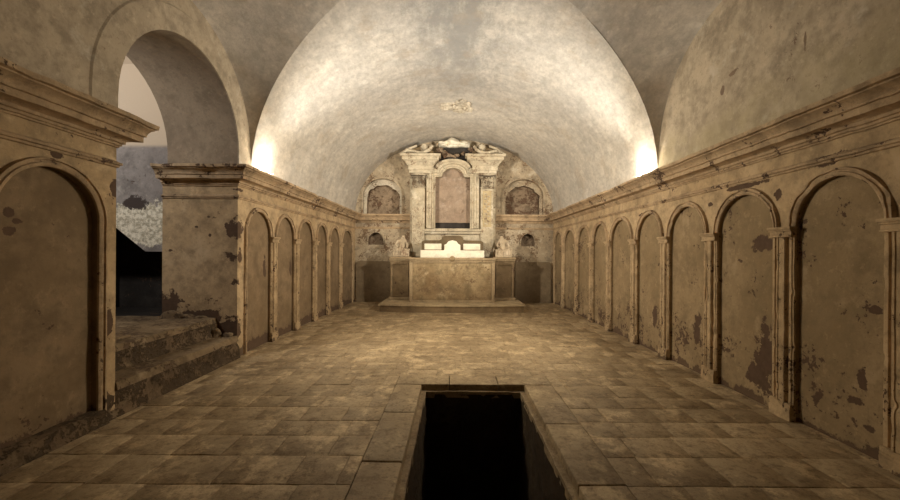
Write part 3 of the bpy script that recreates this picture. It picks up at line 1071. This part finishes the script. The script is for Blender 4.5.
bm = bmesh.new()
lathe(bm, [(0.0, -.03), (.06, -.025), (.075, 0), (.06, .02), (0.0, .025)], (AX, 11.395, 1.46), 18, axis='Y')
finish(bm, 'carved_boss', 'altar', t)

# side pedestals
for s, lb in ((-1, 'panelled side pedestal adjoining the left end of the altar'), (1, 'panelled side pedestal adjoining the right end of the altar')):
    cx = AX + s * 1.58
    t = thing('altar_pedestal', lb, 'pedestal', (cx, 12.1, 0.205), 'side pedestals of the altar')
    bm = bmesh.new()
    chamfer_box(bm, cx - .30, cx + .30, 12.06, 12.55, 0.205, 1.38, 0.012)
    finish(bm, 'body', 'pedestal', t)
    bm = bmesh.new()
    for (a, b, c, d) in ((-.27, -.21, .30, 1.32), (.21, .27, .30, 1.32), (-.21, .21, 1.26, 1.32), (-.21, .21, .30, .36)):
        chamfer_box(bm, cx + a, cx + b, 12.03, 12.07, c, d, 0.008)
    finish(bm, 'panel_frame', 'pedestal', t)
    bm = bmesh.new()
    chamfer_box(bm, cx - .335, cx + .335, 12.0, 12.55, 1.43, 1.50, 0.014)
    chamfer_box(bm, cx - .315, cx + .315, 12.03, 12.55, 1.38, 1.43, 0.01)
    finish(bm, 'cap', 'altar_trim', t)
    bm = bmesh.new()
    chamfer_box(bm, cx - .33, cx + .33, 12.0, 12.55, 0.205, 0.29, 0.014)
    finish(bm, 'base', 'altar_trim', t)

# stucco figures on the pedestals: worn seated putti leaning on a scroll
for s, lb in ((-1, 'worn headless-looking stucco figure seated on the left pedestal'), (1, 'worn stucco figure seated on the right pedestal, its surface crumbling')):
    cx = AX + s * 1.56
    if s < 0:
        lb = 'worn stucco figure seated on the left pedestal beside the altar'
    t = thing('stucco_figure', lb, 'statue', (cx, 12.35, 1.50), 'seated stucco figures beside the altar')
    me = D.meshes.new('body')
    V = [(0, 0, .20), (-s * .02, 0, .36), (-s * .03, .0, .50), (-s * .04, -.01, .58), (-s * .05, -.03, .66),
         (-.10, -.03, .20), (-.13, -.22, .22), (-.12, -.22, .05), (.10, -.03, .20), (.13, -.20, .20), (.15, -.20, .05),
         (-.12, 0, .48), (-.19, -.07, .36), (-.13, -.16, .30), (.10, 0, .48), (.18, -.05, .36), (.17, -.16, .26)]
    Ed = [(0, 1), (1, 2), (2, 3), (3, 4), (0, 5), (5, 6), (6, 7), (0, 8), (8, 9), (9, 10), (2, 11), (11, 12), (12, 13), (2, 14), (14, 15), (15, 16)]
    Rr = [.10, .09, .10, .045, .075, .08, .06, .04, .08, .06, .04, .05, .04, .03, .05, .04, .03]
    me.from_pydata([Vector(v) for v in V], Ed, [])
    o = D.objects.new('body', me)
    COL.objects.link(o)
    o.parent = t
    me.materials.append(M['fig'])
    sk = o.modifiers.new('skin', 'SKIN')
    for i, r in enumerate(Rr):
        me.skin_vertices[0].data[i].radius = (r, r)
    me.skin_vertices[0].data[0].use_root = True
    sb = o.modifiers.new('sub', 'SUBSURF')
    sb.levels = sb.render_levels = 2
    bm = bmesh.new()
    for k in range(9):       # drapery falling over the knees to the pedestal
        x = cx - .22 + .055 * k
        tube(bm, [(x, 12.33, 1.72), (x + .01, 12.16, 1.70 + .02 * math.sin(k)), (x + .015 * math.sin(k * 2), 12.11, 1.60), (x, 12.10, 1.505)], [.03, .036, .034, .042], 8)
    blob(bm, (cx, 12.38, 1.58), (.24, .2, .10), .3, 5, 2)
    finish(bm, 'drapery', 'fig', t, ang=60)
    bm = bmesh.new()
    pts = []
    for k in range(26):
        a = k / 25 * 2.2 * 2 * PI * 0.8
        r = .10 - .0032 * k
        pts.append((cx + s * (.10 - r * math.cos(a)) , 12.46, 1.66 + r * math.sin(a)))
    tube(bm, pts, [.035 - .0008 * k for k in range(26)], 8)
    finish(bm, 'scroll', 'fig', t, ang=60)

# gradines on the altar
t = thing('altar_gradine', 'white stepped shelf with brown edging standing on the altar', 'shelf', (AX, 11.95, 1.48))
bm = bmesh.new()
chamfer_box(bm, AX - .95, AX + .95, 11.88, 12.25, 1.48, 1.70, 0.012)
jit(bm, 0.004)
finish(bm, 'lower_shelf', 'white', t)
bm = bmesh.new()
pro = [(-.93, 1.70), (-.93, 1.95), (-.86, 2.0), (-.40, 2.0)]
for i in range(13):
    a = PI - PI * i / 12
    pro.append((.33 * math.cos(a), 2.03 + .13 * math.sin(a) + 0.02 * math.sin(3 * a)))
pro += [(.40, 2.0), (.86, 2.0), (.93, 1.95), (.93, 1.70)]
prism(bm, pro, lambda x, z: (AX + x, 12.06, z), lambda x, z: (AX + x, 12.24, z))
finish(bm, 'upper_back', 'brown', t)
for s in (-1, 1):
    bm = bmesh.new()
    a, b = sorted((AX + s * .33, AX + s * .84))
    chamfer_box(bm, a, b, 12.03, 12.08, 1.72, 1.90, 0.01)
    finish(bm, 'side_panel', 'white', t)
bm = bmesh.new()
cp = [(-.24, 1.70), (-.24, 1.86), (-.17, 1.90), (-.12, 1.97), (0, 2.0), (.12, 1.97), (.17, 1.90), (.24, 1.86), (.24, 1.70)]
prism(bm, cp, lambda x, z: (AX + x, 11.94, z), lambda x, z: (AX + x, 12.10, z))
finish(bm, 'centre_block', 'white', t)

# ------------------------------------------------------------------ retable
t = thing('retable', 'tall stucco altarpiece with two pilasters round an empty frame', 'altarpiece', (AX, 12.7, 0.205))
YR = 12.72
bm = bmesh.new()
# backing with real opening: built of blocks round the shouldered arch
def rb(x0, x1, z0, z1, y0=YR, y1=YB - .005, b=0.01):
    chamfer_box(bm, AX + x0, AX + x1, y0, y1, z0, z1, b)
rb(-1.36, 1.36, 0.205, 2.36)
rb(-1.36, -.56, 2.36, 4.15)
rb(.56, 1.36, 2.36, 4.15)
top = [(-1.36, 4.13), (-.56, 4.13), (-.56, 4.03), (-.40, 4.03)]
for i in range(13):
    a = PI - PI * i / 12
    top.append((.36 * math.cos(a), 4.05 + .27 * math.sin(a)))
top += [(.40, 4.03), (.56, 4.03), (.56, 4.13), (1.36, 4.13), (1.36, 4.66), (.60, 4.66)]
top += [(.52, 4.44), (.2, 4.54), (0, 4.56), (-.2, 4.54), (-.52, 4.44), (-.60, 4.66), (-1.36, 4.66)]
prism(bm, top, lambda x, z: (AX + x, YR, z), lambda x, z: (AX + x, YB - .005, z))
finish(bm, 'backing', 'retable', t)
bm = bmesh.new()
pan = grid_box(AX - .57, AX + .57, YR + .22, YR + .26, 2.60, 4.40, 0.1)
jit(pan, 0.015, 5)
finish(pan, 'inner_panel', 'rosy', t)
bm.free()
bm = bmesh.new()
chamfer_box(bm, AX - .57, AX + .57, YR + .30, YR + .40, 2.36, 2.62, 0.005)
finish(bm, 'dark_slot', 'void', t)
# frame moulding: shouldered and humped
def frame_path(g):
    p = [(-.56 - g, 2.40), (-.56 - g, 4.04 + g), (-.40 - g * .4, 4.04 + g)]
    for i in range(13):
        a = PI - PI * i / 12
        p.append(((.35 + g * .75) * math.cos(a), 4.06 + g + (.27) * math.sin(a)))
    p += [(.40 + g * .4, 4.04 + g), (.56 + g, 4.04 + g), (.56 + g, 2.40)]
    return p
bm = bmesh.new()
prof = [(-.01, 0), (-.01, .05), (.03, .08), (.06, .05), (.10, .05), (.12, .11), (.18, .12), (.20, .09), (.27, .09), (.29, 0)]
prev = None
lines = [[(AX + x, YR - o, z) for x, z in frame_path(g)] for g, o in prof]
for A, B in zip(lines, lines[1:]):
    band(bm, A, B)
finish(bm, 'frame_moulding', 'retable', t, ang=30)
bm = bmesh.new()
chamfer_box(bm, AX - .92, AX + .92, YR - .16, YR + .02, 2.30, 2.38, 0.015)
chamfer_box(bm, AX - .88, AX + .88, YR - .11, YR + .02, 2.22, 2.30, 0.02)
chamfer_box(bm, AX - .58, AX + .58, YR - .05, YR + .30, 2.345, 2.40, 0.01)
finish(bm, 'sill', 'retable', t)
for s in (-1, 1):
    p = thing('pilaster_order', '', '', (0, 0, 0))
    for k in ('label', 'category'):
        del p[k]
    D.objects.remove(p)
    cx = AX + s * 1.08
    bm = bmesh.new()
    chamfer_box(bm, cx - .20, cx + .20, YR - .12, YR + .02, 1.5, 3.66, 0.012)
    sh = finish(bm, 'pilaster_shaft', 'retable', t)
    bm = bmesh.new()
    for k in range(13):
        zz = 2.55 + .078 * k
        blob(bm, (cx + (.045 if k % 2 else -.045), YR - .135, zz), (.045, .018, .030), .4, 8, 2)
    tube(bm, [(cx + .03 * math.sin(k * 1.3), YR - .138, 2.5 + .07 * k) for k in range(15)], .011, 6)
    finish(bm, 'carved_foliage', 'retable', sh, ang=60)
    bm = bmesh.new()
    chamfer_box(bm, cx - .135, cx + .135, YR - .135, YR - .10, 2.45, 3.58, 0.01)
    finish(bm, 'painted_panel', 'ochre' if s > 0 else 'retable', sh)
    bm = bmesh.new()
    chamfer_box(bm, cx - .23, cx + .23, YR - .15, YR + .02, 3.66, 3.71, 0.015)
    # bell with leaves
    for row, (zz, n, rr) in enumerate(((3.73, 5, .055), (3.85, 4, .06))):
        for k in range(n):
            x = cx - .19 + .38 * (k + .5) / n
            tube(bm, [(x, YR - .13, zz), (x, YR - .17, zz + .07), (x, YR - .22, zz + .12), (x, YR - .23, zz + .09)], [rr * .8, rr, rr * .7, rr * .4], 8)
    for e in (-1, 1):
        tube(bm, [(cx + e * .12, YR - .16, 3.92), (cx + e * .20, YR - .20, 4.02), (cx + e * .25, YR - .22, 3.99), (cx + e * .22, YR - .22, 3.94)], [.03, .035, .035, .03], 8)
    chamfer_box(bm, cx - .18, cx + .18, YR - .10, YR + .02, 3.71, 4.05, 0.01)
    chamfer_box(bm, cx - .27, cx + .27, YR - .25, YR + .02, 4.05, 4.12, 0.015)
    finish(bm, 'capital', 'capital', t, ang=40)
    # entablature block flaring upwards
    bm = bmesh.new()
    prof = [(0, 4.12), (.02, 4.13), (.02, 4.22), (.05, 4.24), (.05, 4.36), (.08, 4.38), (.10, 4.42), (.17, 4.50), (.22, 4.52), (.22, 4.60), (.28, 4.63), (.28, 4.69), (0, 4.71)]
    a = AX + s * .66
    b = AX + s * 1.36
    pa = [(a, YR), (a, YR - .12), (b, YR - .12), (b, YB - .01)]
    sweep(bm, prof, pa, left=(s < 0), wear=0.008, cap=False)
    f = [(a + (-s) * 0.0, YR - .12), (b, YR - .12)]
    chamfer_box(bm, min(a, b), max(a, b), YR - .12, YB - .01, 4.12, 4.70, 0.005)
    finish(bm, 'entablature', 'retable', t, ang=30)
    # half pediment with volute
    bm = bmesh.new()
    P0 = [(s * 1.66, 4.70), (s * 1.62, 4.80), (s * 1.35, 4.93), (s * 1.05, 5.02), (s * .85, 5.06), (s * .70, 4.98), (s * .62, 4.82), (s * .60, 4.70)]
    prism(bm, P0, lambda x, z: (AX + x, YR + .10, z), lambda x, z: (AX + x, YB - .01, z))
    finish(bm, 'pediment', 'pedestal', t)
    bm = bmesh.new()
    tube(bm, [(AX + s * 1.64, YR - .05, 4.74), (AX + s * 1.45, YR - .06, 4.88), (AX + s * 1.25, YR - .08, 4.83), (AX + s * 1.08, YR - .08, 4.79),
              (AX + s * .9, YR - .1, 4.80), (AX + s * .74, YR - .1, 4.88), (AX + s * .66, YR - .08, 5.0)], [.05, .055, .05, .05, .055, .06, .05], 8)
    tube(bm, [(AX + s * 1.60, YR, 4.80), (AX + s * 1.4, YR, 4.93), (AX + s * 1.15, YR, 5.03)], [.03, .04, .04], 8)
    lathe(bm, [(0, -.10), (.08, -.10), (.115, -.05), (.12, .1), (0.0, .12)], (AX + s * .92, YR - .02, 4.98), 16, axis='Y')
    for q in range(4):
        blob(bm, (AX + s * (1.1 + .13 * q), YR + .04, 4.80 + .02 * (q % 2)), (.07, .07, .05), .4, 9, 2)
    finish(bm, 'volute', 'retable', t, ang=50)
# broken crown: solid near-black block as the shade of a hole, with plaster remains
bm = bmesh.new()
hole = [(-.58, 4.48), (-.50, 4.70), (-.44, 4.82), (-.36, 4.98), (-.1, 5.02), (.2, 5.0), (.45, 5.04), (.60, 4.92), (.60, 4.74), (.58, 4.48), (0.0, 4.56)]
prism(bm, hole, lambda x, z: (AX + x, YR + .16, z), lambda x, z: (AX + x, YB - .01, z))
finish(bm, 'hole_shade_block', 'void', t)
bm = bmesh.new()
for (x, y, z, a, b, c) in ((-.42, 12.85, 4.92, .12, .10, .10), (-.28, 12.78, 4.78, .10, .08, .12), (-.12, 12.76, 4.72, .14, .08, .05), (.12, 12.76, 4.73, .08, .07, .06),
                           (.33, 12.8, 4.80, .07, .07, .07), (.58, 12.85, 4.95, .10, .1, .10), (.52, 12.8, 4.75, .08, .08, .09)):
    blob(bm, (x + AX, y, z), (a, b, c), .6, 6, 2)
tube(bm, [(AX - .38, 12.78, 4.92), (AX - .22, 12.74, 4.80), (AX - .02, 12.72, 4.70), (AX + .1, 12.72, 4.66)], [.035, .04, .04, .03], 8)
finish(bm, 'broken_stucco', 'hollow', t, ang=60)
bm = bmesh.new()
for (x, y, z, a, b, c) in ((-.30, 12.95, 5.12, .20, .22, .10), (0, 12.9, 5.17, .28, .26, .12), (.30, 12.95, 5.13, .22, .22, .10), (-.05, 12.85, 5.05, .22, .14, .06), (.42, 12.9, 5.08, .14, .16, .07)):
    blob(bm, (x + AX, y, z), (a, b, c), .45, 6, 3)
finish(bm, 'plaster_remnant', 'white', t, ang=60)['label'] = 'ragged white plaster mass above the dark hole'

# rosette remains on the vault
bm = bmesh.new()
cy, cz = 10.2, vault_z(0.08)
for k in range(40):
    a = random.uniform(0, 2 * PI)
    r = math.sqrt(random.random())
    x, y = 0.06 + .36 * r * math.cos(a), cy + .42 * r * math.sin(a)
    blob(bm, (x, y, vault_z(x) - 0.012), (.05 + .05 * random.random(), .06 + .05 * random.random(), .035 + .04 * random.random()), .7, 9, 2)
tag(finish(bm, 'vault_rosette', 'lining', ang=60), 'broken stucco rosette in the middle of the vault', 'ornament')

# ------------------------------------------------------------------ recesses of the back wall
for i, (H, lb) in enumerate(zip(UPN, ('ragged arched recess above the ledge, left of the altarpiece', 'ragged arched recess above the ledge, right of the altarpiece'))):
    t = thing('arched_recess', lb, 'niche', (H['c'], YB, H['z0']), 'arched recesses above the back ledge')
    bm = bmesh.new()
    ol = outline(H)
    dp = 0.16
    rag = []
    c, h = H['c'], H['h']
    n = 28
    def rg(a):
        k = 0.80 + 0.10 * noise.noise((math.cos(a) * 2.2 + i * 5, math.sin(a) * 2.2, 3)) + 0.05 * noise.noise((math.cos(a) * 7, math.sin(a) * 7, i))
        return k
    inner = [(c - h * .86, H['z0'] + .01)]
    outer = [(c - h, H['z0'])]
    for j in range(n + 1):
        a = PI - PI * j / n
        k = rg(a)
        inner.append((c + h * math.cos(a) * (k + .06), H['spring'] + (H['rise']) * math.sin(a) * k - .08))
        outer.append((c + h * math.cos(a), H['spring'] + H['rise'] * math.sin(a)))
    inner.append((c + h * .86, H['z0'] + .01))
    outer.append((c + h, H['z0']))
    band(bm, [PB(u, z, 0) for u, z in outer], [PB(u, z, -dp) for u, z in outer])
    band(bm, [PB(u, z, -dp) for u, z in outer], [PB(u, z, -dp) for u, z in inner])
    finish(bm, 'plaster_lining', 'lining' if i == 0 else 'back', t, ang=50)
    bm = bmesh.new()
    band(bm, [PB(u, z, -dp) for u, z in inner], [PB(u + .01 * math.sin(u * 40), z, -dp - .22) for u, z in inner])
    bm.faces.new([bm.verts.new(PB(u, z, -dp - .22)) for u, z in inner])
    bm.faces.new([bm.verts.new(PB(*p)) for p in ((c - h, H['z0'], 0), (c + h, H['z0'], 0), (c + h, H['z0'], -dp - .25), (c - h, H['z0'], -dp - .25))])
    finish(bm, 'hollow', 'hollow', t, ang=60)
    bm = bmesh.new()
    A, B = outline(H, 0.0), outline(H, 0.08)
    fr = [(0, 0), (0, .05), (.035, .06), (.06, .04), (.08, .04), (.08, 0)]
    ls = [[PB(u, z, o) for u, z in outline(H, g)] for g, o in fr]
    for a_, b_ in zip(ls, ls[1:]):
        band(bm, a_, b_)
    finish(bm, 'archivolt', 'back', t, ang=30)
for i, (H, lb) in enumerate(zip(SMN, ('small dark round-headed hole above the board left of the altar', 'small dark round-headed hole above the board right of the altar'))):
    t = thing('small_niche', lb, 'niche', (H['c'], YB, H['z0']), 'small round-headed holes in the back wall')
    bm = bmesh.new()
    ol = outline(H)
    dp = 0.35
    band(bm, [PB(u, z, 0) for u, z in ol], [PB(u, z, -dp) for u, z in ol])
    bm.faces.new([bm.verts.new(PB(u, z, -dp)) for u, z in ol])
    bm.faces.new([bm.verts.new(PB(*p)) for p in ((H['u0'], H['z0'], 0), (H['u1'], H['z0'], 0), (H['u1'], H['z0'], -dp), (H['u0'], H['z0'], -dp))])
    finish(bm, 'recess', 'hollow', t, ang=50)
    bm = bmesh.new()
    ls = [[PB(u, z, o) for u, z in outline(H, g)] for g, o in ((0, 0), (0, .025), (.04, .03), (.05, 0))]
    for a_, b_ in zip(ls, ls[1:]):
        band(bm, a_, b_)
    finish(bm, 'surround', 'back', t, ang=30)

# dark boards leaning on the back wall
for x0, x1, lb in ((-3.22, -2.10, 'dark rectangular board standing against the back wall, left of the altar'),
                   (2.02, 3.20, 'dark rectangular board standing against the back wall, right of the altar')):
    bm = bmesh.new()
    r = .10
    pts = [(x0, 0), (x1, 0)]
    for i in range(6):
        a = PI / 2 * i / 5
        pts.append((x1 - r + r * math.cos(a), 1.34 - r + r * math.sin(a)))
    for i in range(6):
        a = PI / 2 + PI / 2 * i / 5
        pts.append((x0 + r + r * math.cos(a), 1.34 - r + r * math.sin(a)))
    prism(bm, pts, lambda x, z: (x, YB - .10, z), lambda x, z: (x, YB - .005, z))
    jit(bm, 0.008, 5)
    tag(finish(bm, 'stone_board', 'slab'), lb, 'board', 'dark boards either side of the altar')

# ------------------------------------------------------------------ uplights on the cornice
for s, lb in ((-1, 'small glowing floodlight on the left cornice'), (1, 'small glowing floodlight on the right cornice')):
    x = s * 3.15
    t = thing('floodlight', lb, 'lamp', (x, 6.85, ZC), 'floodlights on the cornices')
    bm = bmesh.new()
    chamfer_box(bm, x - .05, x + .05, 6.74, 6.86, 2.905, 2.932, 0.008)
    finish(bm, 'housing', 'metal', t)
    bm = bmesh.new()
    chamfer_box(bm, x - .042, x + .042, 6.75, 6.85, 2.930, 2.936, 0.002)
    finish(bm, 'lens', 'glow', t)
    bm = bmesh.new()
    chamfer_box(bm, x - .03, x + .03, 6.77, 6.83, 2.885, 2.91, 0.004)
    finish(bm, 'bracket', 'metal', t)
